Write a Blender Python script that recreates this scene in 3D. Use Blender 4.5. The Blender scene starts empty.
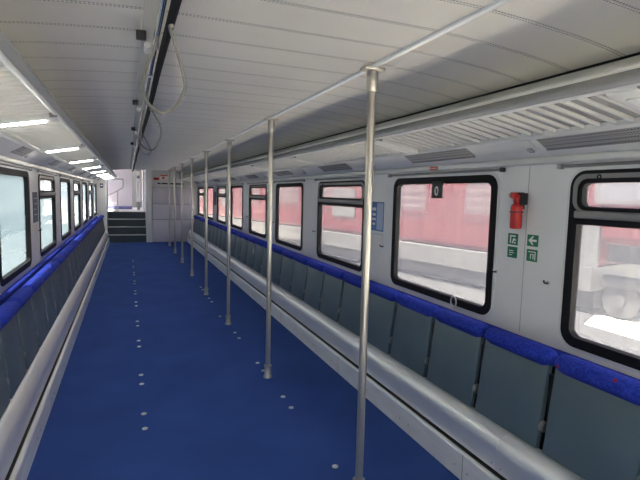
import bpy, bmesh, math, random
from mathutils import Vector, Matrix
random.seed(4)
PI = math.pi
scene = bpy.context.scene
COL = scene.collection

# ------------------------------------------------------------------ materials
def nodes_of(name):
    m = bpy.data.materials.new(name); m.use_nodes = True
    nt = m.node_tree
    return m, nt, nt.nodes['Principled BSDF']

def mat(name, col, rough=.5, metal=0.0, noise=0.0, nscale=8.0, bump=0.0, bscale=200.0, spec=.5, stretch=None):
    m, nt, b = nodes_of(name)
    b.inputs['Base Color'].default_value = (*col, 1)
    b.inputs['Roughness'].default_value = rough
    b.inputs['Metallic'].default_value = metal
    b.inputs['Specular IOR Level'].default_value = spec
    if noise or bump:
        tc = nt.nodes.new('ShaderNodeTexCoord')
        src = tc.outputs['Object']
        if stretch:
            mp = nt.nodes.new('ShaderNodeMapping'); mp.inputs['Scale'].default_value = stretch
            nt.links.new(src, mp.inputs['Vector']); src = mp.outputs['Vector']
    if noise:
        n = nt.nodes.new('ShaderNodeTexNoise'); n.inputs['Scale'].default_value = nscale; n.inputs['Detail'].default_value = 4
        nt.links.new(src, n.inputs['Vector'])
        r = nt.nodes.new('ShaderNodeValToRGB')
        r.color_ramp.elements[0].position = .3; r.color_ramp.elements[1].position = .7
        r.color_ramp.elements[0].color = (*[c*(1-noise) for c in col], 1)
        r.color_ramp.elements[1].color = (*[min(1, c*(1+noise)) for c in col], 1)
        nt.links.new(n.outputs['Fac'], r.inputs['Fac']); nt.links.new(r.outputs['Color'], b.inputs['Base Color'])
    if bump:
        n2 = nt.nodes.new('ShaderNodeTexNoise'); n2.inputs['Scale'].default_value = bscale; n2.inputs['Detail'].default_value = 3
        nt.links.new(src, n2.inputs['Vector'])
        bp = nt.nodes.new('ShaderNodeBump'); bp.inputs['Strength'].default_value = bump; bp.inputs['Distance'].default_value = .004
        nt.links.new(n2.outputs['Fac'], bp.inputs['Height']); nt.links.new(bp.outputs['Normal'], b.inputs['Normal'])
    return m

def lamp_mat(name, col, power):
    m, nt, b = nodes_of(name)
    b.inputs['Base Color'].default_value = (.85, .85, .83, 1)
    b.inputs['Emission Color'].default_value = (*col, 1); b.inputs['Emission Strength'].default_value = power
    return m

def glass_mat(name, clear, tint=(1, 1, 1), haze=(.9, .92, .95)):
    """pane with a film of dust: `clear` is the share of light that passes straight through"""
    m = bpy.data.materials.new(name); m.use_nodes = True; nt = m.node_tree
    nt.nodes.clear()
    out = nt.nodes.new('ShaderNodeOutputMaterial')
    tr = nt.nodes.new('ShaderNodeBsdfTransparent'); tr.inputs['Color'].default_value = (*tint, 1)
    tl = nt.nodes.new('ShaderNodeBsdfTranslucent'); tl.inputs['Color'].default_value = (*haze, 1)
    gl = nt.nodes.new('ShaderNodeBsdfGlossy'); gl.inputs['Roughness'].default_value = .08
    tc = nt.nodes.new('ShaderNodeTexCoord')
    mp = nt.nodes.new('ShaderNodeMapping'); mp.inputs['Scale'].default_value = (1, .25, 3.2)
    no = nt.nodes.new('ShaderNodeTexNoise'); no.inputs['Scale'].default_value = 1.6; no.inputs['Detail'].default_value = 5
    mr = nt.nodes.new('ShaderNodeMapRange')
    mr.inputs['From Min'].default_value = .3; mr.inputs['From Max'].default_value = .7
    mr.inputs['To Min'].default_value = min(.98, (1-clear)*(1.10 if clear > .5 else 1.03)); mr.inputs['To Max'].default_value = (1-clear)*(.88 if clear > .5 else .97)
    nt.links.new(tc.outputs['Object'], mp.inputs['Vector']); nt.links.new(mp.outputs['Vector'], no.inputs['Vector'])
    nt.links.new(no.outputs['Fac'], mr.inputs['Value'])
    mx = nt.nodes.new('ShaderNodeMixShader')
    nt.links.new(mr.outputs['Result'], mx.inputs['Fac'])
    nt.links.new(tr.outputs['BSDF'], mx.inputs[1]); nt.links.new(tl.outputs['BSDF'], mx.inputs[2])
    m2 = nt.nodes.new('ShaderNodeMixShader')
    m2.inputs['Fac'].default_value = .04
    nt.links.new(mx.outputs['Shader'], m2.inputs[1]); nt.links.new(gl.outputs['BSDF'], m2.inputs[2])
    nt.links.new(m2.outputs['Shader'], out.inputs['Surface'])
    return m

def carpet_mat():
    m, nt, b = nodes_of('blue_carpet')
    b.inputs['Roughness'].default_value = .95; b.inputs['Specular IOR Level'].default_value = .15
    tc = nt.nodes.new('ShaderNodeTexCoord')
    n = nt.nodes.new('ShaderNodeTexNoise'); n.inputs['Scale'].default_value = 260; n.inputs['Detail'].default_value = 2
    n3 = nt.nodes.new('ShaderNodeTexNoise'); n3.inputs['Scale'].default_value = 2.2; n3.inputs['Detail'].default_value = 5
    mixf = nt.nodes.new('ShaderNodeMath'); mixf.operation = 'ADD'
    ml = nt.nodes.new('ShaderNodeMath'); ml.operation = 'MULTIPLY'; ml.inputs[1].default_value = .5
    for q in (n, n3): nt.links.new(tc.outputs['Object'], q.inputs['Vector'])
    nt.links.new(n3.outputs['Fac'], ml.inputs[0]); nt.links.new(n.outputs['Fac'], mixf.inputs[0]); nt.links.new(ml.outputs[0], mixf.inputs[1])
    r = nt.nodes.new('ShaderNodeValToRGB')
    r.color_ramp.elements[0].position = .5; r.color_ramp.elements[0].color = (.019, .050, .205, 1)
    r.color_ramp.elements[1].position = 1.0; r.color_ramp.elements[1].color = (.043, .104, .385, 1)
    nt.links.new(mixf.outputs[0], r.inputs['Fac']); nt.links.new(r.outputs['Color'], b.inputs['Base Color'])
    bp = nt.nodes.new('ShaderNodeBump'); bp.inputs['Strength'].default_value = .5; bp.inputs['Distance'].default_value = .004
    nt.links.new(n.outputs['Fac'], bp.inputs['Height']); nt.links.new(bp.outputs['Normal'], b.inputs['Normal'])
    return m

def moquette_mat():
    m, nt, b = nodes_of('blue_moquette')
    b.inputs['Roughness'].default_value = .9; b.inputs['Specular IOR Level'].default_value = .2
    b.inputs['Sheen Weight'].default_value = 0
    tc = nt.nodes.new('ShaderNodeTexCoord')
    geo = nt.nodes.new('ShaderNodeNewGeometry')
    v = nt.nodes.new('ShaderNodeTexVoronoi'); v.inputs['Scale'].default_value = 13
    nt.links.new(geo.outputs['Position'], v.inputs['Vector'])
    lt = nt.nodes.new('ShaderNodeMath'); lt.operation = 'LESS_THAN'; lt.inputs[1].default_value = .13
    nt.links.new(v.outputs['Distance'], lt.inputs[0])
    sx = nt.nodes.new('ShaderNodeSeparateColor'); nt.links.new(v.outputs['Color'], sx.inputs['Color'])
    g2 = nt.nodes.new('ShaderNodeMath'); g2.operation = 'GREATER_THAN'; g2.inputs[1].default_value = .90
    nt.links.new(sx.outputs['Red'], g2.inputs[0])
    am = nt.nodes.new('ShaderNodeMath'); am.operation = 'MULTIPLY'
    nt.links.new(lt.outputs[0], am.inputs[0]); nt.links.new(g2.outputs[0], am.inputs[1])
    n = nt.nodes.new('ShaderNodeTexNoise'); n.inputs['Scale'].default_value = 90; n.inputs['Detail'].default_value = 3
    nt.links.new(geo.outputs['Position'], n.inputs['Vector'])
    r = nt.nodes.new('ShaderNodeValToRGB')
    r.color_ramp.elements[0].position = .35; r.color_ramp.elements[0].color = (.013, .030, .29, 1)
    r.color_ramp.elements[1].position = .7; r.color_ramp.elements[1].color = (.028, .060, .50, 1)
    nt.links.new(n.outputs['Fac'], r.inputs['Fac'])
    mx = nt.nodes.new('ShaderNodeMix'); mx.data_type = 'RGBA'
    nt.links.new(am.outputs[0], mx.inputs['Factor']); nt.links.new(r.outputs['Color'], mx.inputs['A'])
    mx.inputs['B'].default_value = (.30, .02, .10, 1)
    nt.links.new(mx.outputs['Result'], b.inputs['Base Color'])
    bp = nt.nodes.new('ShaderNodeBump'); bp.inputs['Strength'].default_value = .3; bp.inputs['Distance'].default_value = .003
    nt.links.new(n.outputs['Fac'], bp.inputs['Height']); nt.links.new(bp.outputs['Normal'], b.inputs['Normal'])
    return m

def ceiling_mat():
    """off-white sheet panels joined across the coach, each joint with two rows of punched holes"""
    m, nt, b = nodes_of('ceiling_panels')
    b.inputs['Roughness'].default_value = .55
    geo = nt.nodes.new('ShaderNodeNewGeometry')
    sp = nt.nodes.new('ShaderNodeSeparateXYZ'); nt.links.new(geo.outputs['Position'], sp.inputs[0])
    def math_(op, a, bv):
        q = nt.nodes.new('ShaderNodeMath'); q.operation = op
        if hasattr(a, 'links'): nt.links.new(a, q.inputs[0])
        else: q.inputs[0].default_value = a
        if hasattr(bv, 'links'): nt.links.new(bv, q.inputs[1])
        else: q.inputs[1].default_value = bv
        return q.outputs[0]
    P = .226
    yy = math_('SUBTRACT', sp.outputs['Y'], 1.445)
    md = nt.nodes.new('ShaderNodeMath'); md.operation = 'PINGPONG'; md.inputs[1].default_value = P/2
    nt.links.new(yy, md.inputs[0]); d = md.outputs[0]
    off = math_('ABSOLUTE', math_('SUBTRACT', d, .0065), 0)
    row = math_('LESS_THAN', off, .0032)
    px = nt.nodes.new('ShaderNodeMath'); px.operation = 'PINGPONG'; px.inputs[1].default_value = .006
    nt.links.new(sp.outputs['X'], px.inputs[0])
    hole = math_('LESS_THAN', px.outputs[0], .0036)
    holes = math_('MULTIPLY', row, hole)
    n = nt.nodes.new('ShaderNodeTexNoise'); n.inputs['Scale'].default_value = 2.2; n.inputs['Detail'].default_value = 4
    nt.links.new(geo.outputs['Position'], n.inputs['Vector'])
    r = nt.nodes.new('ShaderNodeValToRGB')
    r.color_ramp.elements[0].position = .3; r.color_ramp.elements[0].color = (.76, .735, .675, 1)
    r.color_ramp.elements[1].position = .7; r.color_ramp.elements[1].color = (.82, .795, .735, 1)
    nt.links.new(n.outputs['Fac'], r.inputs['Fac'])
    mx = nt.nodes.new('ShaderNodeMix'); mx.data_type = 'RGBA'
    nt.links.new(holes, mx.inputs['Factor']); nt.links.new(r.outputs['Color'], mx.inputs['A'])
    mx.inputs['B'].default_value = (.34, .33, .31, 1)
    nt.links.new(mx.outputs['Result'], b.inputs['Base Color'])
    seam = nt.nodes.new('ShaderNodeMapRange'); seam.inputs['From Min'].default_value = 0; seam.inputs['From Max'].default_value = .012
    nt.links.new(d, seam.inputs['Value'])
    bp = nt.nodes.new('ShaderNodeBump'); bp.inputs['Strength'].default_value = .6; bp.inputs['Distance'].default_value = .004
    nt.links.new(seam.outputs['Result'], bp.inputs['Height']); nt.links.new(bp.outputs['Normal'], b.inputs['Normal'])
    return m

def perf_mat(name, light, dark, cell):
    m, nt, b = nodes_of(name)
    b.inputs['Roughness'].default_value = .5
    tc = nt.nodes.new('ShaderNodeTexCoord')
    v = nt.nodes.new('ShaderNodeTexVoronoi'); v.inputs['Scale'].default_value = 1/cell; v.inputs['Randomness'].default_value = 0
    nt.links.new(tc.outputs['Object'], v.inputs['Vector'])
    r = nt.nodes.new('ShaderNodeValToRGB')
    r.color_ramp.elements[0].position = .30; r.color_ramp.elements[0].color = (*dark, 1)
    r.color_ramp.elements[1].position = .42; r.color_ramp.elements[1].color = (*light, 1)
    nt.links.new(v.outputs['Distance'], r.inputs['Fac']); nt.links.new(r.outputs['Color'], b.inputs['Base Color'])
    return m

M = dict(
    carpet=carpet_mat(), moquette=moquette_mat(), ceiling=ceiling_mat(),
    wall=mat('wall_laminate', (.80, .82, .83), .42, noise=.03, nscale=3),
    wall_end=mat('partition_laminate', (.62, .62, .64), .45, noise=.03, nscale=3),
    door_end=mat('cabinet_laminate', (.56, .54, .62), .45, noise=.03, nscale=2),
    fascia=mat('fascia_grey_paint', (.72, .73, .72), .38, noise=.04, nscale=5),
    slat=mat('slat_grey_paint', (.34, .34, .33), .42),
    backing=mat('rack_backing_grey', (.07, .07, .07), .7), bead=mat('bead_light', (.86, .86, .84), .32), recess=mat('recess_grey', (.33, .34, .34), .5),
    slatrib=mat('slat_rib_lit_edge', (.70, .70, .68), .38),  # lighter tone painted on the slat edges that catch the light
    coving=mat('coving_white_paint', (.84, .84, .83), .4, noise=.03, nscale=3),
    lens_added_glow=lamp_mat('lamp_lens_added_glow', (1, .93, .82), 62.0), lens=mat('lamp_lens', (.82, .82, .80), .3),  # left lenses: glow added to brighten the coach; right ones unlit
    access=mat('access_panel_white', (.76, .76, .74), .35),
    perf=perf_mat('perforated_grey', (.40, .40, .39), (.07, .07, .07), .012),
    alu=mat('satin_aluminium', (.88, .91, .94), .36, .55),
    kick=mat('kick_plate_aluminium', (.78, .81, .85), .42, .15, noise=.08, nscale=5, stretch=(4, .6, 4)),
    ledge=mat('ledge_grey_metal', (.62, .65, .63), .5, .4, noise=.08, nscale=4, stretch=(4, .6, 4)),
    steel=mat('brushed_steel', (.50, .48, .44), .32, .8, noise=.05, nscale=20, stretch=(30, 30, .6)),
    chrome=mat('chrome', (.78, .78, .78), .12, 1.0),
    panel=mat('slate_grey_panel', (.092, .140, .178), .42, noise=.05, nscale=4),
    added_entrance=mat('added_entrance_floor_pale', (.62, .61, .58), .6, noise=.05, nscale=6),
    pivotmetal=mat('pivot_grey_metal', (.26, .27, .28), .4, .4),
    leftdim=mat('ground_dimming_grey', (.060, .066, .070), .9, noise=.12, nscale=2), blind=mat('blind_pale', (.15, .10, .095), .6),
    padside=mat('pad_side_dark', (.02, .026, .034), .8), dark=mat('dark_recess', (.02, .022, .025), .8),
    rubber=mat('black_rubber', (.010, .010, .012), .65, spec=.2),
    greyframe=mat('grey_window_metal', (.24, .245, .25), .4, .3),
    surround=mat('window_surround_white', (.72, .74, .76), .35),
    glass_right=glass_mat('dusty_pane', .64, haze=(.150, .160, .185)),
    glass_left=glass_mat('filmed_pane', .30, haze=(.128, .168, .195)),
    glass_vent=glass_mat('dusty_vent_pane', .60, haze=(.17, .165, .19)),
    black=mat('black_plastic', (.018, .018, .02), .4),
    greyplastic=mat('grey_plastic', (.42, .43, .43), .5),
    cable=mat('grey_cable', (.17, .17, .165), .45),
    cable_black=mat('black_cable', (.014, .014, .016), .7, spec=.15),
    red=mat('extinguisher_red', (.52, .018, .018), .28),
    brass=mat('white_metal', (.75, .75, .74), .3, .6),
    label=mat('paper_label', (.78, .76, .70), .6),
    green=mat('safety_green', (.008, .20, .10), .5),
    white=mat('white_paint', (.82, .82, .82), .5),
    bluenote=mat('blue_notice', (.06, .17, .46), .45, noise=.35, nscale=14),
    bluelight=mat('notice_pale_print', (.42, .52, .72), .45),
    darknote=mat('dark_notice', (.055, .075, .14), .45, noise=.3, nscale=14),
    redsign=mat('red_sign', (.55, .03, .03), .5),
    stair=mat('dark_stair_cladding', (.035, .055, .075), .6, noise=.08, nscale=6),
    nosing=mat('stair_nosing', (.62, .63, .64), .4, .3),
    vest=mat('vestibule_white', (.56, .535, .60), .5),
    vestblue=mat('vestibule_blue_base', (.16, .17, .38), .6),
    platform=mat('platform_floor', (.60, .57, .60), .6),
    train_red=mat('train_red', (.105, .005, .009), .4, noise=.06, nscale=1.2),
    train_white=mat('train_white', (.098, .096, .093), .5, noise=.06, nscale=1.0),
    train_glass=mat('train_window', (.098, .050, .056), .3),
    train_under=mat('train_underframe', (.045, .045, .048), .8, noise=.2, nscale=2),
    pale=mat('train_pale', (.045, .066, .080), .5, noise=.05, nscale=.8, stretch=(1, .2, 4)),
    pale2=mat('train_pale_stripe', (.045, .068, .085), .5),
    ballast=mat('ballast', (.76, .73, .66), .95, noise=.30, nscale=14, bump=.8, bscale=14),
    train_pane_pale=mat('train_pane_pale', (.105, .115, .13), .3), ground_shade=mat('painted_ground_shade', (.028, .028, .029), .9, noise=.1, nscale=5),
    rail=mat('rusty_rail', (.20, .13, .10), .6, .5),
    body=mat('body_shell', (.55, .55, .55), .5),
)

# ------------------------------------------------------------------ mesh builder
class MB:
    def __init__(self): self.bm = bmesh.new()
    def box(self, x0, x1, y0, y1, z0, z1, bevel=0.0, seg=2, mtx=None):
        bm = self.bm
        vs = [bm.verts.new(p) for p in ((x0,y0,z0),(x1,y0,z0),(x1,y1,z0),(x0,y1,z0),(x0,y0,z1),(x1,y0,z1),(x1,y1,z1),(x0,y1,z1))]
        fs = [bm.faces.new([vs[i] for i in f]) for f in ((3,2,1,0),(4,5,6,7),(0,1,5,4),(1,2,6,5),(2,3,7,6),(3,0,4,7))]
        if bevel:
            es = list({e for f in fs for e in f.edges})
            r = bmesh.ops.bevel(bm, geom=es, offset=bevel, segments=seg, profile=.5, affect='EDGES', clamp_overlap=True)
            vs = list({v for f in r['faces'] for v in f.verts} | {v for v in vs if v.is_valid})
        if mtx is not None:
            for v in vs: v.co = mtx @ v.co
        return self
    def prism(self, poly, y0, y1):
        """closed (x,z) polygon pushed along y"""
        bm = self.bm
        a = [bm.verts.new((x, y0, z)) for x, z in poly]; b = [bm.verts.new((x, y1, z)) for x, z in poly]
        n = len(poly)
        for i in range(n): bm.faces.new((a[i], a[(i+1) % n], b[(i+1) % n], b[i]))
        bm.faces.new(a[::-1]); bm.faces.new(b)
        return self
    def sheet(self, prof, y0, y1, nrm):
        """open (x,z) profile with a thickness (offset vector nrm) pushed along y"""
        back = [(x+nrm[0], z+nrm[1]) for x, z in prof][::-1]
        return self.prism(list(prof)+back, y0, y1)
    def tube(self, pts, r, n=10, closed=False, caps=True):
        bm = self.bm; P = [Vector(p) for p in pts]; rings = []
        N = len(P); prev = None
        for i, p in enumerate(P):
            if closed: t = P[(i+1) % N]-P[i-1]
            else: t = P[min(i+1, N-1)]-P[max(i-1, 0)]
            t.normalize()
            if prev is None:
                u = t.cross(Vector((0, 0, 1)))
                if u.length < .1: u = t.cross(Vector((1, 0, 0)))
            else: u = prev-t*prev.dot(t)
            u.normalize(); prev = u; w = t.cross(u)
            rr = r[i] if isinstance(r, (list, tuple)) else r
            rings.append([bm.verts.new(p+(u*math.cos(2*PI*k/n)+w*math.sin(2*PI*k/n))*rr) for k in range(n)])
        for i in range(N if closed else N-1):
            a, b = rings[i], rings[(i+1) % N]
            for k in range(n): bm.faces.new((a[k], a[(k+1) % n], b[(k+1) % n], b[k]))
        if caps and not closed: bm.faces.new(rings[0][::-1]); bm.faces.new(rings[-1])
        return self
    def lathe(self, prof, c, n=20, axis='z'):
        """(r, h) profile turned about an axis through c"""
        bm = self.bm; rings = []
        for r, h in prof:
            ring = []
            for k in range(n):
                a = 2*PI*k/n; p = (r*math.cos(a), r*math.sin(a), h)
                if axis == 'x': p = (p[2], p[0], p[1])
                elif axis == 'y': p = (p[1], p[2], p[0])
                ring.append(bm.verts.new((c[0]+p[0], c[1]+p[1], c[2]+p[2])))
            rings.append(ring)
        for a, b in zip(rings, rings[1:]):
            for k in range(n): bm.faces.new((a[k], a[(k+1) % n], b[(k+1) % n], b[k]))
        bm.faces.new(rings[0][::-1]); bm.faces.new(rings[-1])
        return self
    def torus(self, c, R, r, normal='x', n=24, m=8):
        pts = []
        for k in range(n):
            a = 2*PI*k/n; u, v = R*math.cos(a), R*math.sin(a)
            pts.append({'x': (c[0], c[1]+u, c[2]+v), 'y': (c[0]+u, c[1], c[2]+v), 'z': (c[0]+u, c[1]+v, c[2])}[normal])
        return self.tube(pts, r, m, closed=True)
    def ring(self, x0, x1, outer, inner, ro, ri, seg=6):
        """frame between two round-cornered rectangles (y0,y1,z0,z1) in a y-z plane, from x0 to x1"""
        bm = self.bm
        def rr(q, r):
            y0, y1, z0, z1 = q; out = []
            for cy, cz, a0 in ((y1-r, z1-r, 0), (y0+r, z1-r, PI/2), (y0+r, z0+r, PI), (y1-r, z0+r, 1.5*PI)):
                for k in range(seg+1):
                    a = a0+PI/2*k/seg; out.append((cy+r*math.cos(a), cz+r*math.sin(a)))
            return out
        o, i = rr(outer, ro), rr(inner, ri); n = len(o)
        L = [[bm.verts.new((x, y, z)) for y, z in q] for x in (x0, x1) for q in (o, i)]
        for k in range(n):
            j = (k+1) % n
            bm.faces.new((L[0][k], L[0][j], L[1][j], L[1][k])); bm.faces.new((L[2][j], L[2][k], L[3][k], L[3][j]))
            bm.faces.new((L[0][j], L[0][k], L[2][k], L[2][j])); bm.faces.new((L[1][k], L[1][j], L[3][j], L[3][k]))
        return self
    def poly(self, x0, x1, yz):
        bm = self.bm; a = [bm.verts.new((x0, y, z)) for y, z in yz]; b = [bm.verts.new((x1, y, z)) for y, z in yz]; n = len(yz)
        for k in range(n): bm.faces.new((a[k], a[(k+1) % n], b[(k+1) % n], b[k]))
        bm.faces.new(a[::-1]); bm.faces.new(b); return self
    def mirror(self):
        for v in self.bm.verts: v.co.x = -v.co.x
        return self
    def build(self, name, m, parent=None, smooth=True, origin=None, angle=35):
        bm = self.bm
        bmesh.ops.recalc_face_normals(bm, faces=bm.faces[:])
        if origin is not None:
            for v in bm.verts: v.co -= Vector(origin)
        if smooth:
            for f in bm.faces: f.smooth = True
            for e in bm.edges:
                if len(e.link_faces) == 2 and e.calc_face_angle(0) > math.radians(angle): e.smooth = False
        me = bpy.data.meshes.new(name); bm.to_mesh(me); bm.free()
        me.materials.append(M[m] if isinstance(m, str) else m)
        o = bpy.data.objects.new(name, me); COL.objects.link(o)
        if origin is not None: o.location = origin
        if parent is not None: o.parent = parent
        return o

def tag(o, label=None, cat=None, group=None, kind=None):
    if label: o['label'] = label
    if cat: o['category'] = cat
    if group: o['group'] = group
    if kind: o['kind'] = kind
    return o
def empty(name, loc=(0, 0, 0), rz=0):
    o = bpy.data.objects.new(name, None); COL.objects.link(o); o.location = loc; o.rotation_euler = (0, 0, rz)
    o.empty_display_size = .05
    return o
KIDS = {}
def kid(par, o):
    KIDS.setdefault(par.name, []).append(o); return o
def copy_tree(o, parent=None):
    c = o.copy(); COL.objects.link(c)
    if parent is not None: c.parent = parent
    for ch in [q for q in ALLKIDS(o)]: copy_tree(ch, c)
    return c
def ALLKIDS(o): return list(o.children)
def structure(o): o['kind'] = 'structure'; return o

ONES = ['', 'first', 'second', 'third', 'fourth', 'fifth', 'sixth', 'seventh', 'eighth', 'ninth', 'tenth', 'eleventh', 'twelfth',
        'thirteenth', 'fourteenth', 'fifteenth', 'sixteenth', 'seventeenth', 'eighteenth', 'nineteenth']
def ordinal(n):
    if n < 20: return ONES[n]
    t = {2: 'twent', 3: 'thirt'}[n//10]
    return t+'ieth' if n % 10 == 0 else t+'y-'+ONES[n % 10]

# ------------------------------------------------------------------ dimensions (metres; x across, y along the coach, z up)
YB, YE = -4.3, 14.3
YK = -1.25                   # the fittings along the sides start here, beyond the added entrance          # back of the built part, far partition
WX, FX = 1.34, 1.035         # inside wall, edge of the carpet
WIN0, PITCH, WINW = 1.61, 1.57, 1.10
ZB, ZT = .79, 1.59

# ------------------------------------------------------------------ floor, walls, ceiling
structure(MB().box(-1.4, 1.4, YB, YE+.002, -.08, 0).build('floor', 'carpet', smooth=False))

ceil = [(0, 2.03), (.45, 2.03), (.64, 2.019), (.85, 2.002), (1.0, 1.983), (1.12, 1.960)]
prof = [(-x, z) for x, z in ceil[:0:-1]]+ceil
structure(MB().sheet(prof, YB, YE, (0, .04)).build('ceiling', 'ceiling', angle=50))

def wall(side):
    b = MB(); x0, x1 = WX, WX+.03
    b.box(x0, x1, YB, YE, 0, ZB+.025); b.box(x0, x1, YB, YE, ZT-.025, 2.2)
    D0, D1 = -2.80, -1.25                       # unseen open doorway added behind the camera to let in light
    b.bm.clear()
    b.box(x0, x1, D1, YE, 0, ZB+.025); b.box(x0, x1, D1, YE, ZT-.025, 2.2)
    b.box(x0, x1, YB, D0, 0, ZB+.025); b.box(x0, x1, YB, D0, ZT-.025, 2.2); b.box(x0, x1, D0, D1, 2.0, 2.2)
    ys = [D1]
    for k in range(-1, 9):
        f = WIN0+PITCH*k
        ys += [f-WINW+.025, f-.025]
    ys.append(YE)
    f = WIN0+PITCH*-3
    ys += [YB, f-WINW+.025, f-.025, D0]
    for a, c in zip(ys[::2], ys[1::2]): b.box(x0, x1, a, c, ZB+.025, ZT-.025)
    if side < 0: b.mirror()
    return structure(b.build('wall_left' if side < 0 else 'wall_right', 'wall', smooth=False))
wall(-1); wall(1)

structure(MB().box(-1.34, 1.34, YB, YK, .0003, .004).build('floor_added_entrance', 'added_entrance', smooth=False))  # pale floor added at the unseen doorways to bounce daylight up
# joints between wall panels: narrow cover strips
def joint(side, y, n):
    b = MB().box(WX-.001, WX+.002, y-.0018, y+.0018, .77, 1.62)
    if side < 0: b.mirror()
    structure(b.build('trim_%d' % n, 'greyplastic', smooth=False))
joint(1, 1.866, 1)

def end_wall_back():
    structure(MB().box(-1.4, 1.4, YB-.07, YB, -.08, 2.2).build('wall_back', 'wall_end', smooth=False))
end_wall_back()

# upper deck, roof and lower body outside: keep the daylight to the windows
structure(MB().box(-1.42, 1.42, YB-.1, 22, 2.21, 3.95, bevel=.25, seg=4).build('wall_upper_deck', 'body'))
structure(MB().box(-1.42, 1.42, YB-.1, 22, -.40, -.081).build('wall_underframe', 'train_under', smooth=False))

# ------------------------------------------------------------------ windows
WN = [0]
def window(side, k):
    far = WIN0+PITCH*k; near = far-WINW
    WN[0] += 1
    opening = (k % 2 == 0) if side > 0 else (k % 2 == 1)
    s = (lambda b: b.mirror()) if side < 0 else (lambda b: b)
    q = lambda d: (near+d, far-d, ZB+d, ZT-d)
    fr = s(MB().ring(WX-.010, WX+.031, q(0), q(.045), .075, .042)).build('window_%d' % WN[0], 'rubber')
    structure(fr)
    s(MB().ring(WX-.004, WX+.004, q(-.016), q(.004), .09, .075)).build('surround', 'surround', fr)
    gm = 'glass_left' if side < 0 else 'glass_right'
    if not opening:
        s(MB().box(WX+.022, WX+.027, near+.04, far-.04, ZB+.04, ZT-.04)).build('pane', gm, fr, smooth=False)
    else:
        s(MB().box(WX+.022, WX+.027, near+.04, far-.04, ZB+.04, 1.372)).build('pane', gm, fr, smooth=False)
        t = s(MB().box(WX-.022, WX+.03, near+.035, far-.035, 1.378, 1.412, bevel=.006)).build('transom', 'greyframe', fr)
        s(MB().box(WX-.012, WX+.03, near+.035, far-.035, 1.350, 1.377)).build('gasket', 'rubber', fr, smooth=False)
        h = s(MB().ring(WX-.014, WX+.03, (near+.018, far-.018, 1.405, ZT-.016), (near+.040, far-.040, 1.413, ZT-.036), .058, .045)).build('hopper_frame', 'greyframe', fr)
        s(MB().ring(WX-.011, WX+.03, (near+.040, far-.040, 1.412, ZT-.036), (near+.062, far-.062, 1.430, ZT-.055), .045, .03)).build('gasket', 'rubber', h)
        s(MB().box(WX+.018, WX+.022, near+.055, far-.055, 1.424, ZT-.05)).build('pane', 'glass_vent', h, smooth=False)
        s(MB().torus((WX-.014, near+WINW*.87, ZT-.030), .008, .003)).build('lock', 'rubber', h)
    return fr
for side in (1, -1):
    for k in [-3]+list(range(-1, 9)):
        window(side, k)

# ------------------------------------------------------------------ lower side: kick plate, ledge, heater cover
for side in (1, -1):
    nm = 'right' if side > 0 else 'left'
    s = (lambda b: b.mirror()) if side < 0 else (lambda b: b)
    kp = s(MB().prism([(FX, -.001), (FX, .138), (FX+.006, .146), (FX+.02, .146), (FX+.02, -.001)], YK, YE-.03)).build('baseboard_'+nm, 'kick')
    structure(kp)
    for y in [1.847+.55*i for i in range(22)]:
        for dy in (0, .1): s(MB().lathe([(.004, 0), (.0055, .003)], (FX-.003, y+dy, .06), 8, 'x')).build('screw', 'greyplastic', kp)
    for y in [1.885+1.58*i for i in range(8)]: s(MB().box(FX-.0006, FX+.001, y-.0012, y+.0012, .001, .14)).build('joint', 'dark', kp, smooth=False)
    structure(s(MB().prism([(FX+.018, .146), (FX+.02, .12), (1.13, .115), (1.13, .140), (1.098, .141)], YK, YE-.03)).build('trim_%d' % (2 if side > 0 else 3), 'ledge'))

for side in (1, -1):
    b = MB().prism([(1.060, .1445), (1.060, .1472), (1.108, .1436), (1.108, .1405)], YK, YE-.03)
    if side < 0: b.mirror()
    structure(b.build('trim_%d' % (22 if side > 0 else 23), 'dark', smooth=False))
def heater_cover(side, y0, y1, idx, label):
    R = .072
    pr = [(1.112, .1445), (1.080, .1530), (1.071, .159), (1.066, .258)]
    for k in range(1, 9):
        a = PI-PI/2*k/8
        pr.append((1.066+R+R*math.cos(a), .258+R*math.sin(a)+.014*k/8))
    pr += [(1.150, .345)]
    b = MB().sheet(pr, y0+.0012, y1-.0012, (.012, -.006))
    if side < 0: b.mirror()
    root = empty('heater_cover', (side*1.14, (y0+y1)/2, .135))
    o = b.build('cover_sheet', 'alu', None, origin=(side*1.14, (y0+y1)/2, .135)); o.location = (0, 0, 0); o.parent = root
    for y in (y0+.03, y1-.03):
        sc = MB().lathe([(.0035, 0), (.005, .003)], (1.0675, y, .185), 8, 'x')
        if side < 0: sc.mirror()
        o2 = sc.build('screw', 'greyplastic', None, origin=(side*1.14, (y0+y1)/2, .135)); o2.location = (0, 0, 0); o2.parent = root
    tag(root, label, 'heater cover', 'curved aluminium heater covers along the side walls')
for side in (1, -1):
    edges = [.08]+[1.69+1.575*i for i in range(8)]+[YE-.03]
    for i, (a, c) in enumerate(zip(edges, edges[1:])):
        if side < 0 and i == 0: continue
        n = i+1 if side > 0 else i
        heater_cover(side, a, c, i, 'rounded aluminium heater cover section on the %s side, %s from the near end' % ('right' if side > 0 else 'left', ordinal(n)))

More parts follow.
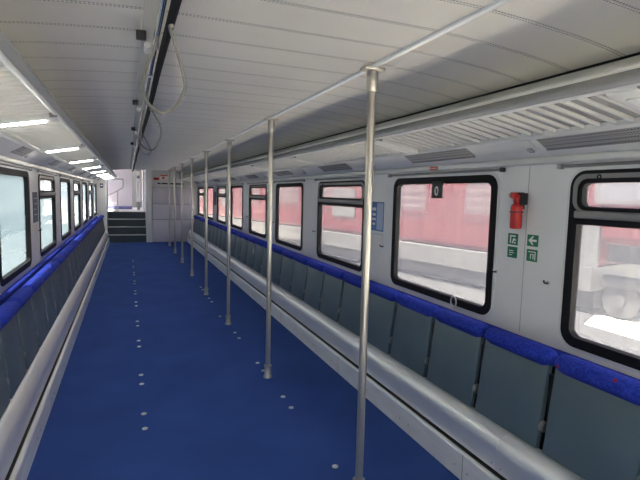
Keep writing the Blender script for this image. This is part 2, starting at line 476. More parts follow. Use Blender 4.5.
# ------------------------------------------------------------------ tip-up seats
SP = .4385; SB0 = 1.495-SP
def make_seat():
    """built for the right wall, middle of the seat at y = 0, origin at its foot"""
    root = empty('tip_up_seat', (0, 0, 0))
    w = SP/2
    # grey shell leaning outwards at the foot
    th = math.atan2(.045, .385)
    mt = Matrix.Translation((1.122, 0, .352)) @ Matrix.Rotation(th, 4, 'Y')
    MB().box(0, .030, -w+.022, w-.014, 0, .388, bevel=.006, mtx=mt).build('seat_shell', 'panel', root)
    # upholstered cushion: a rounded bolster shows above the shell
    b = MB(); bm = b.bm
    pr = [(1.150, .735), (1.141, .744), (1.138, .758), (1.142, .773), (1.152, .786), (1.168, .795), (1.188, .798), (1.208, .795), (1.223, .786), (1.232, .772), (1.234, .755), (1.228, .735), (1.215, .715), (1.172, .712)]
    cx, cz = 1.188, .757
    lay = []
    for y, sc in ((-w+.011, .20), (-w+.013, .48), (-w+.021, .72), (-w+.035, .90), (-w+.06, 1.0), (w-.06, 1.0), (w-.035, .90), (w-.021, .72), (w-.013, .48), (w-.011, .20)):
        ring = []
        for x, z in pr:
            if True: ring.append(bm.verts.new((cx+(x-cx)*sc, y, cz+(z-cz)*sc)))
        lay.append(ring)
    n = len(pr)
    for a, c in zip(lay, lay[1:]):
        for k in range(n): bm.faces.new((a[k], a[(k+1) % n], c[(k+1) % n], c[k]))
    bm.faces.new(lay[0][::-1]); bm.faces.new(lay[-1])
    b.build('cushion', 'moquette', root, angle=60)
    MB().box(1.176, 1.215, -w+.045, w-.035, .372, .712).build('seat_pad', 'padside', root, smooth=False)
    # coiled pivot in the gap on the near side
    h = MB()
    for j in range(3): h.torus((1.152, -w+.0115+.006*(j-1), .455), .022, .003, 'y', 18, 6)
    h.lathe([(.015, -.0085), (.015, .0085)], (1.152, -w+.0115, .455), 12, 'y')
    pb = MB().box(1.176, 1.19, -w+.001, -w+.022, .375, .69).build('pivot_bracket', 'dark', root, smooth=False)
    h.build('pivot', 'pivotmetal', pb)
    return root
seat = make_seat()
first = True
for side in (1, -1):
    i0 = 0 if side > 0 else 3
    n = 0
    for i in range(i0, 29):
        y = SB0+SP*(i+.5); n += 1
        if first: o = seat; first = False
        else: o = copy_tree(seat)
        o.location = (0, y, 0)
        if side < 0: o.rotation_euler = (0, 0, PI)
        tag(o, 'grey tip-up seat with blue cushion, %s wall, %s from the near end' % ('right' if side > 0 else 'left', ordinal(n)), 'seat', 'folded tip-up seats along the side walls')
for side in (1, -1):
    s = (lambda b: b.mirror()) if side < 0 else (lambda b: b)
    nm = 'right' if side > 0 else 'left'
    y0 = .6; y1 = SB0+SP*29
    o = s(MB().box(1.290, 1.338, y0, y1, .62, .758, bevel=.016, seg=3)).build('back_cushion', 'moquette')
    tag(o, 'long blue upholstered back rail behind the seats on the %s wall' % nm, 'seat back')
    o = s(MB().box(1.245, 1.262, y0, y1, .0, .70).box(1.2625, 1.339, y0, y1, .0, .615)).build('seat_support', 'dark', smooth=False)
    tag(o, 'dark support beam behind the folded seats of the %s wall' % nm, 'support')

# ------------------------------------------------------------------ top of the walls: moulding, coving, racks, fascia
TR = 4
for side in (1, -1):
    s = (lambda b: b.mirror()) if side < 0 else (lambda b: b)
    structure(s(MB().prism([(1.339, 1.628), (1.318, 1.628), (1.310, 1.634), (1.308, 1.645), (1.311, 1.656), (1.322, 1.664), (1.339, 1.664)], YB, YE)).build('trim_%d' % TR, 'fascia')); TR += 1
    structure(s(MB().sheet([(1.339, 1.664), (1.312, 1.666), (1.296, 1.675), (1.275, 1.692), (1.188, 1.742)], YB, YE, (.012, .012))).build('trim_%d' % TR, 'coving')); TR += 1
    structure(s(MB().prism([(1.150, 1.738), (1.158, 1.731), (1.182, 1.729), (1.191, 1.735), (1.191, 1.754), (1.150, 1.760)], YB, YE)).build('trim_%d' % TR, 'fascia')); TR += 1
    structure(s(MB().prism([(1.125, 1.9595), (1.085, 1.9675), (1.080, 1.961), (1.120, 1.950)], YB, YE)).build('trim_%d' % TR, 'dark', smooth=False)); TR += 1
    fp = [(1.110, 1.9535), (1.085, 1.9475), (1.05, 1.9345), (.99, 1.9095), (.92, 1.8795), (.880, 1.8615)]
    structure(s(MB().sheet(fp, YB, YE, (.006, .012))).build('trim_%d' % TR, 'fascia')); TR += 1
    structure(s(MB().tube([(.874, YB, 1.8585), (.874, YE, 1.8585)], .0085, 12)).build('trim_%d' % TR, 'bead')); TR += 1  # lighter bead paints in the highlight along the fascia lip
    structure(s(MB().sheet([(.872, 1.852), (.835, 1.833), (.818, 1.821), (.815, 1.812), (.820, 1.807), (.842, 1.8015)], YB, YE, (.008, .007))).build('trim_%d' % TR, 'recess', angle=20)); TR += 1  # band in a darker grey than the fascia
    structure(s(MB().prism([(.8425, 1.804), (.844, 1.798), (.848, 1.795), (.860, 1.795), (.866, 1.799), (.866, 1.806), (.850, 1.812)], YB, YE)).build('trim_%d' % TR, 'bead', angle=60)); TR += 1
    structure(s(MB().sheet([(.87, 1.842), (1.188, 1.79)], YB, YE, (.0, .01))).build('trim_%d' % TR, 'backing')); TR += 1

def make_rack(side):
    """one bay of the slatted overhead rack: slats plus the cross bar at its far end; 1.6 long"""
    root = empty('luggage_shelf', (side*1.15, 0, 1.73)); OR = (side*1.15, 0, 1.73)
    a = Vector((.862, 0, 1.806)); c = Vector((1.156, 0, 1.750))
    d = (c-a).normalized(); up = Vector((-d.z, 0, d.x)); L = (c-a).length
    def put(b, nm, m, par):
        if side < 0: b.mirror()
        o = b.build(nm, m, None, origin=OR); o.location = (0, 0, 0); o.parent = par; return o
    g = MB()
    def T(y): return Matrix(((d.x, 0, up.x, a.x), (0, 1, 0, y), (d.z, 0, up.z, a.z), (0, 0, 0, 1)))
    for k in range(21):
        yk = .05+.0685*k
        g.box(.045, L, -.0235, .040, .006, .010, mtx=T(yk))
        g.box(0, .046, -.0235, .022, .006, .010, mtx=T(yk))
        put(MB().box(0, L, -.028, -.0145, -.007, .009, bevel=.0025, mtx=T(yk)), 'slat', 'slatrib', root)
    put(g, 'web', 'slat', root)
    mt = T(1.535)
    cb = put(MB().box(-.002, L+.002, -.055, .055, -.022, .02, bevel=.010, seg=3, mtx=mt), 'cross_bar', 'fascia', root)
    put(MB().box(.050, L-.03, -.018, .018, -.028, -.0215, bevel=.0025, mtx=mt), 'light_lens', 'lens_added_glow' if side < 0 else 'lens', cb)
    put(MB().box(-.010, .022, -.074, -.056, -.018, .012, mtx=mt), 'clip', 'greyframe', cb)
    return root
for side in (1, -1):
    rack = None; n = 0
    for i in range(-1, 8):
        y0 = 1.115+1.6*i
        if side < 0 and i < 0: continue
        n += 1
        if rack is None: o = rack = make_rack(side)
        else: o = copy_tree(rack)
        o.location = (side*1.15, y0, 1.73)
        tag(o, 'slatted grey rack bay above the %s windows, %s from the near end' % ('right' if side > 0 else 'left', ordinal(n)), 'luggage rack', 'slatted overhead racks along both sides')

# panels let into the coving under the racks
A0, A1 = Vector((1.275, 0, 1.692)), Vector((1.188, 0, 1.742))
dd = (A1-A0).normalized(); nn = Vector((-dd.z, 0, dd.x)); nn = -nn if nn.z > 0 else nn; LL = (A1-A0).length
CM = Matrix(((dd.x, 0, nn.x, A0.x), (0, 1, 0, 0), (dd.z, 0, nn.z, A0.z), (0, 0, 0, 1)))
def coving_panel(name, side, y0, y1, m, label, cat, group, bracket=False):
    root = empty(name, (side*1.23, (y0+y1)/2, 1.715))
    def put(b, nm, mm):
        if side < 0: b.mirror()
        o = b.build(nm, mm, None, origin=(side*1.23, (y0+y1)/2, 1.715)); o.location = (0, 0, 0); o.parent = root
    put(MB().box(.002, LL-.004, y0, y1, .0008, .006, bevel=.002, mtx=CM), 'panel', m)
    if bracket:
        put(MB().box(.0, .030, y0+.02, y0+.05, .006, .016, bevel=.004, mtx=CM), 'latch', 'greyplastic')
    else:
        put(MB().ring(0, .004, (y0-.006, y1+.006, -.002, LL+.002), (y0+.004, y1-.004, .008, LL-.008), .004, .003).box(0, 0, 0, 0, 0, 0) if False else
            MB().box(.0, .006, y0, y1, .005, .009, mtx=CM), 'edge_strip', 'slat')
    tag(root, label, cat, group)
for side in (1, -1):
    nm = 'right' if side > 0 else 'left'; g = a_ = 0
    for i in range(-1, 8):
        y = 1.6*i
        if side > 0 or i > 0:
            g += 1
            gy = (1.0, 1.70) if i == -1 else ((2.2+y, 2.84+y) if side > 0 else (2.18+y, 2.56+y))
            if gy[1] < 14.2:
                coving_panel('vent_grille', side, gy[0], gy[1], 'perf', 'grey perforated vent above the %s windows, %s from the near end' % (nm, ordinal(g)), 'vent', 'perforated vents in the coving')
        if i >= 0 and (side > 0 or 0 < i < 7):
            a_ += 1
            coving_panel('access_panel', side, *((1.75+y, 2.16+y) if side > 0 else (2.60+y, 3.62+y)), 'access', 'plain white coving panel above the %s windows, %s from the near end' % (nm, ordinal(a_)), 'panel', 'white panels in the coving', True)

# blind rails above the windows
def blind_rail(side, k, n):
    far = WIN0+PITCH*k; y0, y1 = far-WINW-.05, far+.07
    y0 = max(y0, .4)
    root = empty('blind_rail', (side*1.325, (y0+y1)/2, 1.612))
    def put(b, nm, mm):
        if side < 0: b.mirror()
        o = b.build(nm, mm, None, origin=(side*1.325, (y0+y1)/2, 1.612)); o.location = (0, 0, 0); o.parent = root
    put(MB().box(1.318, 1.339, y0+.02, y1-.02, 1.606, 1.620, bevel=.004), 'rail', 'greyframe')
    for a, c in ((y0, y0+.022), (y1-.022, y1)):
        put(MB().box(1.312, 1.339, a, c, 1.600, 1.624, bevel=.004), 'end_cap', 'black' if k == 1 and a == y0 else 'greyplastic')
    tag(root, 'thin grey blind rail along the top of the %s window on the %s wall' % (ordinal(n), 'right' if side > 0 else 'left'), 'rail', 'blind rails above the windows')
for side in (1, -1):
    for n, k in enumerate(range(0 if side > 0 else 2, 9)): blind_rail(side, k, n+1)

# coat hooks on the window pillars
def make_hook():
    root = empty('coat_hook')
    MB().lathe([(.010, 0), (.010, .004), (.006, .006)], (0, 0, 0), 12, 'x').build('base_plate', 'greyplastic', root)
    MB().tube([(-.004, 0, 0), (.018, 0, -.002), (.027, 0, .004), (.029, 0, .014)], [.0045, .0045, .004, .004], 8).build('prong', 'black', root)
    root.rotation_euler = (0, 0, PI); root.location = (1.34, 1.707, 1.055)
    return root
hk = make_hook(); first = True
for side, ys in ((1, [(1.707, 'near', 0), (2.06, '', 1), (3.33, '', 2), (4.83, '', 3), (6.4, '', 4), (7.97, '', 5), (9.53, '', 6)]), (-1, [(3.60, '', 1), (5.17, '', 2), (6.74, '', 3), (8.31, '', 4)])):
    for n, (y, _, k) in enumerate(ys):
        if first: o = hk; first = False
        else: o = copy_tree(hk)
        o.location = (side*1.3405, y, 1.056); o.rotation_euler = (0, 0, PI if side > 0 else 0)
        tag(o, 'small dark coat hook on the %s wall, %s from the near end' % ('right' if side > 0 else 'left', ordinal(n+1)), 'hook', 'coat hooks on the window pillars')

# ------------------------------------------------------------------ poles and ceiling rails
PX, PY0, PS = .467, 1.9377, 1.6193
def make_pole():
    root = empty('grab_pole')
    MB().tube([(0, 0, .02), (0, 0, 2.0)], .0185, 18).build('pole', 'steel', root)
    MB().lathe([(.024, 1.915), (.026, 1.918), (.026, 1.995), (.024, 2.002)], (0, 0, 0), 20).build('top_sleeve', 'steel', root)
    MB().box(-.050, .050, -.030, .030, 2.003, 2.018, bevel=.006).build('top_flange', 'steel', root)
    MB().lathe([(.034, .0), (.034, .012), (.029, .020), (.0265, .024), (.0265, .085), (.030, .088), (.030, .098), (.024, .102)], (0, 0, 0), 20).build('foot', 'steel', root)
    return root
pole = make_pole()
for i in range(8):
    o = pole if i == 0 else copy_tree(pole)
    o.location = (PX, PY0+PS*i, .0006)
    tag(o, 'upright steel grab pole on the blue carpet, ' + ('nearest and largest of the row' if i == 0 else ('farthest of the row' if i == 7 else ordinal(i+1)+' from the near end')), 'pole', 'steel grab poles in a row down the aisle')
tag(MB().box(PX-.012, PX+.012, .35, 13.40, 2.0185, 2.0295, bevel=.003).build('ceiling_rail', 'alu'), 'thin metal rail on the ceiling linking the tops of the grab poles', 'rail')
tag(MB().box(-.492, -.430, .35, 14.0, 2.016, 2.0295, bevel=.003).build('ceiling_channel', 'greyplastic'), 'flat grey channel on the left half of the ceiling above the cables', 'channel')

cr = empty('conduit_tube', (-.449, .4, 1.97))
def rel(b, nm, mm, root):
    o = b.build(nm, mm, None, origin=root.location[:]); o.location = (0, 0, 0); o.parent = root; return o
rel(MB().tube([(-.449, .4, 1.97), (-.449, 13.9, 1.97)], .0095, 14), 'tube', 'chrome', cr)
for j, y in enumerate([1.86, 2.32, 3.24, 4.1, 5.0, 5.9, 6.8, 7.7, 8.6, 9.5, 10.4]):
    b = MB().box(-.462, -.436, y-.012, y+.012, 1.958, 1.984, bevel=.004).box(-.455, -.443, y-.008, y+.008, 1.984, 2.016)
    rel(b, 'clamp', 'greyplastic', cr)
tag(cr, 'chrome tube hung on clamps under the left part of the ceiling', 'tube')
pts = [(-.4185+.0025*math.sin(y*2.3), y, 1.962+.003*math.sin(y*1.7+1)) for y in [.4+.15*j for j in range(90)]]
tag(MB().tube(pts, .0135, 10).build('cable_bundle', 'cable_black'), 'thick black cable bundle running beside the chrome ceiling tube', 'cable')

def spline(P, n=6):
    P = [Vector(p) for p in P]; out = []
    Q = [P[0]]+P+[P[-1]]
    for i in range(1, len(Q)-2):
        for k in range(n):
            t = k/n; a, b, c, d = Q[i-1:i+3]
            out.append(.5*((2*b)+(c-a)*t+(2*a-5*b+4*c-d)*t*t+(3*b-a-3*c+d)*t**3))
    out.append(P[-1]); return out
def cable(P, label, r=.0058):
    tag(MB().tube(spline(P), r, 10).build('hanging_cable', 'cable'), label, 'cable', 'grey cables looped under the ceiling')
cable([(-.418, 1.53, 1.9425), (-.421, 1.56, 1.945), (-.401, 1.58, 1.894), (-.374, 1.60, 1.799), (-.380, 1.61, 1.759), (-.404, 1.62, 1.719), (-.443, 1.63, 1.702), (-.479, 1.64, 1.725), (-.496, 1.65, 1.765), (-.497, 1.66, 1.795), (-.486, 1.67, 1.847), (-.462, 1.68, 1.905), (-.449, 1.69, 1.9545)],
      'grey cable hanging in the largest loop under the ceiling, nearest of the three')
cable([(-.418, 3.12, 1.9425), (-.405, 3.15, 1.945), (-.378, 3.18, 1.907), (-.354, 3.2, 1.865), (-.349, 3.2, 1.804), (-.379, 3.22, 1.728), (-.415, 3.24, 1.710), (-.456, 3.26, 1.736), (-.467, 3.28, 1.784), (-.46, 3.32, 1.88), (-.449, 3.36, 1.9545)],
      'grey cable hanging in the middle loop under the ceiling, behind the largest loop')
cable([(-.418, 4.5, 1.9425), (-.41, 4.55, 1.93), (-.37, 4.62, 1.865), (-.345, 4.7, 1.815), (-.38, 4.8, 1.79), (-.43, 4.85, 1.85), (-.449, 4.9, 1.9545)],
      'grey cable hanging in the smallest loop under the ceiling, farthest of the three')
def junction(y, label):
    root = empty('ceiling_bracket', (-.485, y, 1.985))
    rel(MB().box(-.512, -.478, y-.013, y+.013, 1.985, 2.0155, bevel=.003), 'block', 'black', root)
    rel(MB().tube([(-.474, y+.005, 1.972), (-.474, y+.062, 1.966)], .012, 12), 'sleeve', 'brass', root)
    tag(root, label, 'bracket', 'black brackets beside the ceiling tube')
for j, y in enumerate([1.86, 3.26, 4.65, 6.1]):
    junction(y, 'small black bracket with pale sleeve on the ceiling channel, %s from the near end' % ordinal(j+1))

# ------------------------------------------------------------------ floor plugs where poles stood
pl = MB().lathe([(.0175, 0), (.0175, .003), (.014, .0055), (.005, .006)], (0, 0, 0), 16).build('floor_plug', 'brass')
first = True
rows = (('left', -.468, [2.99, 3.20, 3.72, 3.91, 4.65, 4.84, 5.39, 5.58, 6.35, 6.57, 7.10, 7.32, 7.90, 8.13, 8.74, 9.0, 9.55, 9.8, 10.35, 10.6]),
        ('right', .470, [2.223, 2.974, 3.161, 3.70, 3.89, 4.63, 4.834, 5.54, 6.32, 6.55, 7.15, 7.36]))
for nm, x, ys in rows:
    for n, y in enumerate(ys):
        if first: o = pl; first = False
        else: o = pl.copy(); COL.objects.link(o)
        o.location = (x-(.03 if (nm == 'right' and y == 5.54) else 0), y, .0004)
        tag(o, 'small silver plug in the carpet, %s of the %s row from the near end' % (ordinal(n+1), nm), 'floor plug', 'silver plugs in the carpet')

# ------------------------------------------------------------------ right wall fittings
ex = empty('fire_extinguisher', (1.285, 1.893, 1.30))
EX = 1.285; EY = 1.882
rel(MB().lathe([(.022, 1.306), (.027, 1.309), (.029, 1.316), (.029, 1.412), (.026, 1.424), (.016, 1.434), (.013, 1.440)], (EX, EY, 0), 22), 'cylinder', 'red', ex)
rel(MB().lathe([(.013, 1.438), (.017, 1.442), (.020, 1.450), (.020, 1.474), (.014, 1.482)], (EX, EY, 0), 16), 'valve', 'red', ex)
rel(MB().box(EX-.012, EX+.016, EY-.034, EY+.034, 1.481, 1.491, bevel=.004).box(EX-.010, EX+.012, EY+.020, EY+.046, 1.470, 1.490, bevel=.004), 'handle', 'black', ex)
rel(MB().lathe([(.016, -.012), (.016, .012)], (EX-.02, EY, 1.474), 14, 'x'), 'gauge', 'red', ex)
rel(MB().lathe([(.008, -.010), (.012, .012)], (EX-.012, EY+.040, 1.478), 12, 'x'), 'nozzle', 'brass', ex)
rel(MB().box(EX+.024, 1.3395, EY+.0, EY+.028, 1.405, 1.476, bevel=.004).torus((EX, EY, 1.392), .031, .003, 'z').box(EX-.005, EX+.032, EY-.040, EY-.022, 1.428, 1.488, bevel=.004), 'wall_bracket', 'black', ex)
rel(MB().lathe([(.0293, 1.36), (.0293, 1.40)], (EX, EY, 0), 22), 'red_band', 'red', ex)
tag(ex, 'small red fire extinguisher mounted on the right wall between the two nearest windows', 'fire extinguisher')

def sign(y0, y1, z0, z1, parts, name, label, cat, base='green', x=WX, side=1, group=None):
    root = empty(name, (side*(x-.001), (y0+y1)/2, (z0+z1)/2))
    def put(b, nm, mm):
        if side < 0: b.mirror()
        o = b.build(nm, mm, None, smooth=False, origin=root.location[:]); o.location = (0, 0, 0); o.parent = root
    put(MB().box(x-.0025, x-.0002, y0, y1, z0, z1), 'plate', base)
    if parts:
        w, h = y1-y0, z1-z0
        b = {}
        for mm, poly in parts:
            # poly in sign units, u left to right as seen, v upwards
            pts = [(y1-u*w, z0+v*h) for u, v in poly] if side > 0 else [(y0+u*w, z0+v*h) for u, v in poly]
            b.setdefault(mm, MB()).poly(x-.0035, x-.0022, pts)
        for mm, q in b.items(): put(q, 'print' if mm == 'white' else 'pictogram', mm)
    tag(root, label, cat, group)
R = lambda a, b, c, d: [(a, c), (b, c), (b, d), (a, d)]
DG = 'green safety signs under the extinguisher'
sign(1.915, 1.984, 1.216, 1.276, [('white', R(.22, .34, .15, .85)), ('white', R(.34, .80, .72, .85)), ('white', [(.42, .15), (.55, .15), (.72, .60), (.60, .62)]), ('white', R(.50, .84, .40, .52)), ('white', R(.66, .84, .15, .27))], 'safety_sign',
     'green sign with white figure pictogram, upper left of four below the extinguisher', 'sign', group=DG)
sign(1.915, 1.982, 1.148, 1.206, [('white', R(.2, .62, .60, .68)), ('white', R(.2, .7, .42, .49)), ('white', R(.2, .5, .22, .29))], 'safety_sign',
     'dark green sign with faint lines of print, lower left of four below the extinguisher', 'sign', group=DG)
sign(1.782, 1.851, 1.222, 1.280, [('white', [(.12, .5), (.48, .88), (.62, .88), (.42, .60), (.88, .60), (.88, .42), (.42, .42), (.62, .14), (.48, .14)])], 'safety_sign',
     'green sign with a white arrow pointing left, below and right of the extinguisher', 'sign', group=DG)
sign(1.782, 1.849, 1.146, 1.206, [('white', R(.15, .85, .76, .84)), ('white', R(.77, .85, .12, .76)), ('white', R(.35, .43, .2, .62)), ('white', R(.35, .68, .55, .62)), ('white', R(.6, .68, .2, .55))], 'safety_sign',
     'green sign with white frame pictogram, lower right of four below the extinguisher', 'sign', group=DG)

sign(3.335, 3.560, 1.172, 1.408, [('bluelight', R(.52, .98, .04, .96)), ('white', R(.16, .44, .70, .80)), ('white', R(.2, .42, .52, .60)), ('white', R(.16, .44, .36, .44)), ('white', R(.2, .40, .2, .27))], 'notice_board',
     'blue printed notice on the right wall pillar behind the nearest pole', 'notice', base='bluenote')
sign(3.335, 3.530, 1.075, 1.150, [('bluelight', R(.0, 1.0, .94, 1.0))], 'wall_sign', 'pale paper label under the blue notice on the right pillar', 'label', base='white')
sign(6.60, 6.795, 1.22, 1.48, [('bluelight', R(.2, .8, .7, .74)), ('bluelight', R(.2, .8, .5, .54))], 'notice_board', 'dark notice on the right wall pillar just behind the second pole', 'notice', base='darknote')
sign(11.16, 11.44, 1.16, 1.46, [('bluelight', R(.2, .8, .7, .74))], 'notice_board', 'dark notice on the far right wall pillar, smallest of the three there', 'notice', base='darknote')
sign(4.93, 5.18, 1.14, 1.417, [('bluelight', R(.2, .8, .78, .81)), ('bluelight', R(.2, .8, .6, .63)), ('bluelight', R(.2, .6, .42, .45)), ('bluelight', R(.2, .8, .24, .27))], 'notice_board',
     'dark blue-grey notice on the left wall between two windows', 'notice', base='darknote', side=-1)
sign(4.98, 5.13, 1.05, 1.12, None, 'wall_sign', 'pale paper label under the dark notice on the left wall', 'label', base='label', side=-1)
sign(2.60, 2.685, 1.634, 1.655, [('label', R(.1, .9, .4, .6))], 'small_label', 'tiny red label on the moulding above the large window', 'label', base='redsign', x=1.3085)

# emergency tab at the top of the big window, pull ring at its foot
et = empty('emergency_tab', (1.322, 2.615, 1.50))
rel(MB().box(1.318, 1.330, 2.560, 2.672, 1.450, 1.560, bevel=.003), 'plate', 'black', et)
rel(MB().tube([(1.317, 2.615+.016*math.cos(a), 1.497+.026*math.sin(a)) for a in [2*PI*k/20 for k in range(20)]], .005, 8, closed=True), 'ring_symbol', 'brass', et)
tag(et, 'black tab with a grey ring mark at the top of the large window', 'tab')
pr_ = empty('pull_ring', (1.322, 2.385, .815))
rel(MB().tube([(1.316, 2.385+.026*math.cos(a), .815+.034*math.sin(a)) for a in [2*PI*k/24 for k in range(24)]], .0045, 8, closed=True), 'ring', 'brass', pr_)
rel(MB().tube([(1.318, 2.405, .79), (1.325, 2.41, .792), (1.330, 2.41, .795)], .004, 8), 'tie', 'brass', pr_)
tag(pr_, 'pale pull ring standing at the lower edge of the large window', 'ring')

# ------------------------------------------------------------------ far end
structure(MB().box(-.08, 1.34, YE, YE+.10, 0, 2.20).build('wall_end', 'wall_end', smooth=False))
structure(MB().box(-.082, .085, YE-.035, YE-.0005, 0, 2.03, bevel=.008).build('trim_20', 'surround'))
structure(MB().box(-1.34, -1.09, YE, YE+.10, 0, 2.20).build('wall_end_left', 'wall_end', smooth=False))
structure(MB().box(-1.12, -1.085, YE-.03, YE-.0005, 0, 2.02, bevel=.006).build('trim_21', 'surround'))
cab = empty('wall_cabinet', (.70, YE-.02, .005))
rel(MB().box(.094, 1.13, YE-.018, YE-.001, .004, 1.56), 'body', 'dark', cab)
for j, (z0, z1) in enumerate(((.008, .636), (.646, 1.084), (1.094, 1.555))):
    rel(MB().box(.098, 1.125, YE-.032, YE-.019, z0, z1, bevel=.004), 'door', 'door_end', cab)
rel(MB().lathe([(.012, 0), (.012, .012)], (.16, YE-.044, .9), 12, 'y'), 'knob', 'steel', cab)
tag(cab, 'flush lavender-grey cabinet with three stacked doors in the end partition', 'cabinet')

def end_sign(x0, x1, z0, z1, base, name, label, cat, marks=()):
    root = empty(name, ((x0+x1)/2, YE-.004, (z0+z1)/2))
    rel(MB().box(x0, x1, YE-.006, YE-.0005, z0, z1), 'plate', base, root)
    for mm, a, b, c, d in marks:
        rel(MB().box(a, b, YE-.008, YE-.0055, c, d), 'print', mm, root)
    tag(root, label, cat)
end_sign(.125, .275, 1.76, 1.83, 'redsign', 'wall_sign', 'red sign above the cabinet on the end partition', 'sign', [('dark', .14, .20, 1.78, 1.81)])
end_sign(.300, .500, 1.79, 1.915, 'label', 'wall_sign', 'small white sign with red print beside the red one', 'sign', [('redsign', .30, .50, 1.878, 1.908), ('redsign', .35, .42, 1.80, 1.855)])
for j, (a, b) in enumerate(((.225, .31), (.335, .50), (.53, .66), (.69, .94))):
    o = MB().box(a, b, YE-.004, YE-.0005, 1.648, 1.685).build('vent_slot', 'dark', smooth=False)
    tag(o, ['short dark slot, leftmost of four above the cabinet', 'dark slot above the cabinet, second of four from the left', 'dark slot above the cabinet, third of four from the left', 'longest dark slot, rightmost of four above the cabinet'][j], 'slot', 'dark slots above the cabinet')
end_sign(-1.255, -1.17, 1.50, 1.62, 'darknote', 'wall_sign', 'dark little sign on the left pillar of the stair opening', 'sign', [('white', -1.235, -1.19, 1.55, 1.58)])

# stairs to the vestibule
st = empty('staircase', (-.585, YE+.4, 0))
for j in range(4):
    y = YE+.02+.25*j; z = .207*(j+1)
    rel(MB().box(-1.089, -.081, y, y+.25 if j < 3 else y+.3, z-.207, z-.012), 'step', 'stair', st)
    if j < 3: rel(MB().box(-1.089, -.081, y-.012, y+.25, z-.012, z, bevel=.003), 'nosing', 'nosing', st)
tag(st, 'dark staircase of four steps with pale nosings up to the vestibule', 'stairs')
structure(MB().box(-1.40, 1.40, YE+.80, 19.0, .70, .828).build('floor_vestibule', 'platform', smooth=False))
structure(MB().box(-.081, -.03, YE+.1, 18.9, .0, 2.9).build('wall_vestibule_right', 'vest', smooth=False))
structure(MB().box(-1.14, -1.09, YE+.1, 15.25, .0, 2.9).build('wall_stair_left', 'vest', smooth=False))
structure(MB().box(-1.45, -1.40, 15.25, 17.0, .828, 1.85).build('wall_light_baffle', 'vest', smooth=False))  # unseen wall added to curb the daylight, left open above
structure(MB().box(-1.45, -.43, 17.0, 17.08, .828, 2.9).build('wall_vestibule_far', 'vest', smooth=False))
structure(MB().box(-1.138, -.43, 16.985, 16.999, .829, .93).build('baseboard_vestibule', 'vestblue', smooth=False))
structure(MB().box(-.43, -.03, 18.8, 18.9, .828, 2.9).build('wall_vestibule_back', 'greyframe', smooth=False))
structure(MB().box(-1.5, -.03, YE+.1, 18.9, 2.9, 2.95).build('ceiling_vestibule', 'coving', smooth=False))

hr = empty('handrail', (-.85, 15.15, .83))
rel(MB().tube(spline([(-1.085, 15.15, 1.28), (-1.02, 15.15, 1.32), (-.83, 15.15, 1.43), (-.70, 15.15, 1.52), (-.68, 15.15, 1.56), (-.68, 15.15, 1.74), (-.70, 15.15, 1.765), (-1.06, 15.15, 1.757), (-1.088, 15.15, 1.75)], 4), .014, 10), 'rail', 'greyplastic', hr)
rel(MB().tube([(-.826, 15.15, .829), (-.82, 15.15, 1.43)], .014, 10), 'post', 'greyplastic', hr)
tag(hr, 'pale grey bent tube handrail with a post at the head of the stairs', 'handrail')
o = MB().tube([(-.125, 15.12, .829), (-.125, 15.12, 2.6)], .014, 10).build('grab_pole', 'white')
tag(o, 'thin white pole beside the partition at the head of the stairs', 'pole')
wd = empty('vestibule_panel', (-.25, 16.6, .83))
rel(MB().box(-.300, -.170, 16.55, 16.62, 1.08, 2.05, bevel=.01), 'casing', 'white', wd)
rel(MB().box(-.275, -.195, 16.55, 16.60, .829, 1.09), 'stand', 'greyframe', wd)
rel(MB().lathe([(.05, 0), (.05, .01)], (-.235, 16.538, 1.88), 16, 'y'), 'dial', 'darknote', wd)
rel(MB().box(-.262, -.245, 16.545, 16.551, 1.2, 1.75), 'strip', 'greyplastic', wd)
tag(wd, 'narrow white upright panel with a dark round mark in the vestibule', 'panel')

# ------------------------------------------------------------------ outside
GZ = -.50
structure(MB().box(-40, 60, -40, 90, GZ-.3, GZ).build('floor_ground', 'ballast', smooth=False))

def shade_slab():  # near-black slab painted in as the shadow on the ground
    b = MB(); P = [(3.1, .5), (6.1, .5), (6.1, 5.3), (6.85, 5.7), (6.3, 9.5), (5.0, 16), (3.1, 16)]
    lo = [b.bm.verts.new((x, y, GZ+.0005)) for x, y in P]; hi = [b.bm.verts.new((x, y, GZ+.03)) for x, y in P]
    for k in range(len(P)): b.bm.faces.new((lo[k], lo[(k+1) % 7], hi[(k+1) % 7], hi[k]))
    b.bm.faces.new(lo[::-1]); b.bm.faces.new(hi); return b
structure(shade_slab().build('floor_shade', 'ground_shade', smooth=False))

structure(MB().box(-6.15, -2.95, .5, 30, GZ+.0005, GZ+.03).build('floor_dimming_strip', 'leftdim', smooth=False))  # dark strip added to dim the sunlit ground outside the left windows

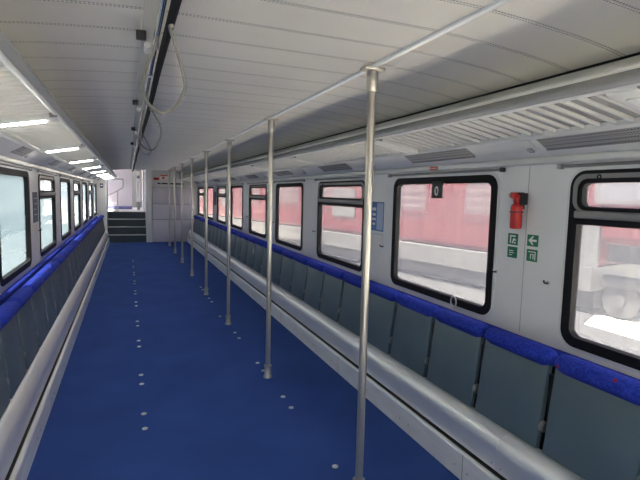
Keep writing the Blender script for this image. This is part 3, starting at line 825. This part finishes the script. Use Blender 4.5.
def red_train():
    ang = math.atan(.205)
    root = empty('railway_carriage', (6.70, 5.62, GZ), ang)      # local +y runs along the train away from the bogie, -x faces us
    def put(b, nm, mm, par=None, smooth=False):
        o = b.build(nm, mm, par or root, smooth=smooth); return o
    put(MB().prism([(0, .02), (0, 4.0), (.3, 4.5), (2.4, 4.5), (2.7, 4.0), (2.7, .02)], 0, 34) if False else
        MB().box(0, 2.7, .0, 34, .84, 4.3, bevel=.12, seg=3), 'body', 'train_red')
    put(MB().box(-.012, 2.71, .05, 34, .42, .85, bevel=.02), 'skirt', 'train_white')
    put(MB().box(.12, 2.6, .05, 34, .12, .42), 'underframe', 'train_under')
    put(MB().box(0, 2.7, -6.5, -.0, 1.26, 4.3, bevel=.12, seg=3), 'body', 'train_red')
    put(MB().box(.35, 2.5, -6.0, -.02, .95, 1.27), 'bogie_beam', 'train_under')
    put(MB().box(-.012, .05, -.02, .9, .85, 1.55), 'end_panel', 'train_white')
    f = put(MB().ring(-.02, .02, (-1.75, .1, 1.92, 2.62), (-1.68, .03, 1.98, 2.56), .08, .06), 'window', 'train_white')
    put(MB().box(-.008, .01, -1.70, .05, 1.97, 2.57), 'pane', 'train_pane_pale', f)
    for yy in (-.30, -2.3):
        w = put(MB().lathe([(.29, 0), (.31, .02), (.31, .12), (.28, .14), (.10, .14), (.10, .18), (.05, .18)], (.28, yy, .312), 28, 'x'), 'wheel', 'train_under', None, True)
        put(MB().lathe([(.10, -.08), (.10, .0)], (.28, yy, .312), 16, 'x'), 'axle_box', 'train_under', w, True)
    put(MB().box(.22, .42, -2.9, .0, .52, .72, bevel=.04), 'bogie_frame', 'train_under')
    put(MB().tube([(.2, -1.2, .6), (.2, -1.2, 1.0)], .11, 12), 'spring', 'train_under')
    for k in range(11):
        y0 = .95+2.9*k
        f = put(MB().ring(-.02, .02, (y0, y0+1.9, 1.55, 2.35), (y0+.07, y0+1.83, 1.62, 2.28), .1, .08), 'window', 'train_red')
        put(MB().box(-.008, .01, y0+.06, y0+1.84, 1.61, 2.29), 'pane', 'train_glass', f)
        bl = MB()
        for zz in (1.72, 1.90, 2.08): bl.box(-.012, -.0085, y0+.10, y0+1.80, zz, zz+.07)
        put(bl, 'blind', 'blind', f)
    for y0 in (6.6, 15.3):
        put(MB().box(-.03, -.005, y0, y0+1.1, 1.35, 2.15), 'door_panel', 'train_white')
    tag(root, 'red railway carriage with a white lower band outside the right windows', 'train')
red_train()

def pale_train():
    root = empty('railway_carriage', (-6.2, 0, GZ))
    MB().box(-2.7, 0, -14, 40, .5, 4.75, bevel=.15, seg=3).build('body', 'pale', root)
    MB().box(-.004, .012, -14, 40, 1.55, 1.72).build('stripe', 'pale2', root, smooth=False)
    MB().box(-2.5, -.15, -14, 40, .1, .52).build('underframe', 'train_under', root, smooth=False)
    tag(root, 'pale blue-white railway carriage close outside the left windows', 'train')
PALE = True
if PALE: pale_train()

# ------------------------------------------------------------------ light
w = bpy.data.worlds.new('sky'); scene.world = w; w.use_nodes = True
bg = w.node_tree.nodes['Background']
sky = w.node_tree.nodes.new('ShaderNodeTexSky'); sky.sky_type = 'HOSEK_WILKIE'
sun_el, sun_az = math.radians(75), math.radians(-90)      # from the left
sd = Vector((-math.cos(sun_el), -.04, math.sin(sun_el))).normalized()
sky.sun_direction = sd; sky.turbidity = 4.5; sky.ground_albedo = .4
hs = w.node_tree.nodes.new('ShaderNodeHueSaturation'); hs.inputs['Saturation'].default_value = .25
w.node_tree.links.new(sky.outputs['Color'], hs.inputs['Color'])
w.node_tree.links.new(hs.outputs['Color'], bg.inputs['Color'])
bg.inputs['Strength'].default_value = 13.0
sl = bpy.data.lights.new('sun', 'SUN'); sl.energy = 30.0; sl.angle = math.radians(.6); sl.color = (1, .93, .80)
so = bpy.data.objects.new('sun', sl); COL.objects.link(so)
so.rotation_euler = (-sd).to_track_quat('-Z', 'Y').to_euler(); so.location = (-10, 0, 20)

# ------------------------------------------------------------------ camera
yaw, pitch, roll = .382908495, .0944583775, .0240875264
right = Vector((math.cos(yaw), -math.sin(yaw), 0)); f0 = Vector((math.sin(yaw), math.cos(yaw), 0)); u0 = Vector((0, 0, 1))
fw = f0*math.cos(pitch)-u0*math.sin(pitch); up = u0*math.cos(pitch)+f0*math.sin(pitch)
r = right*math.cos(roll)+up*math.sin(roll); u = -right*math.sin(roll)+up*math.cos(roll)
cam = bpy.data.cameras.new('camera'); cam.sensor_width = 36; cam.lens = 477.15/640*36; cam.clip_start = .05; cam.clip_end = 300
co = bpy.data.objects.new('camera', cam); COL.objects.link(co)
mw = Matrix((( r.x, u.x, -fw.x, -.545), (r.y, u.y, -fw.y, 0), (r.z, u.z, -fw.z, 1.45471449), (0, 0, 0, 1)))
co.matrix_world = mw
scene.camera = co

vs = scene.view_settings
vs.view_transform = 'Standard'; vs.look = 'None'; vs.gamma = 1; vs.use_curve_mapping = False
vs.exposure = 0.92
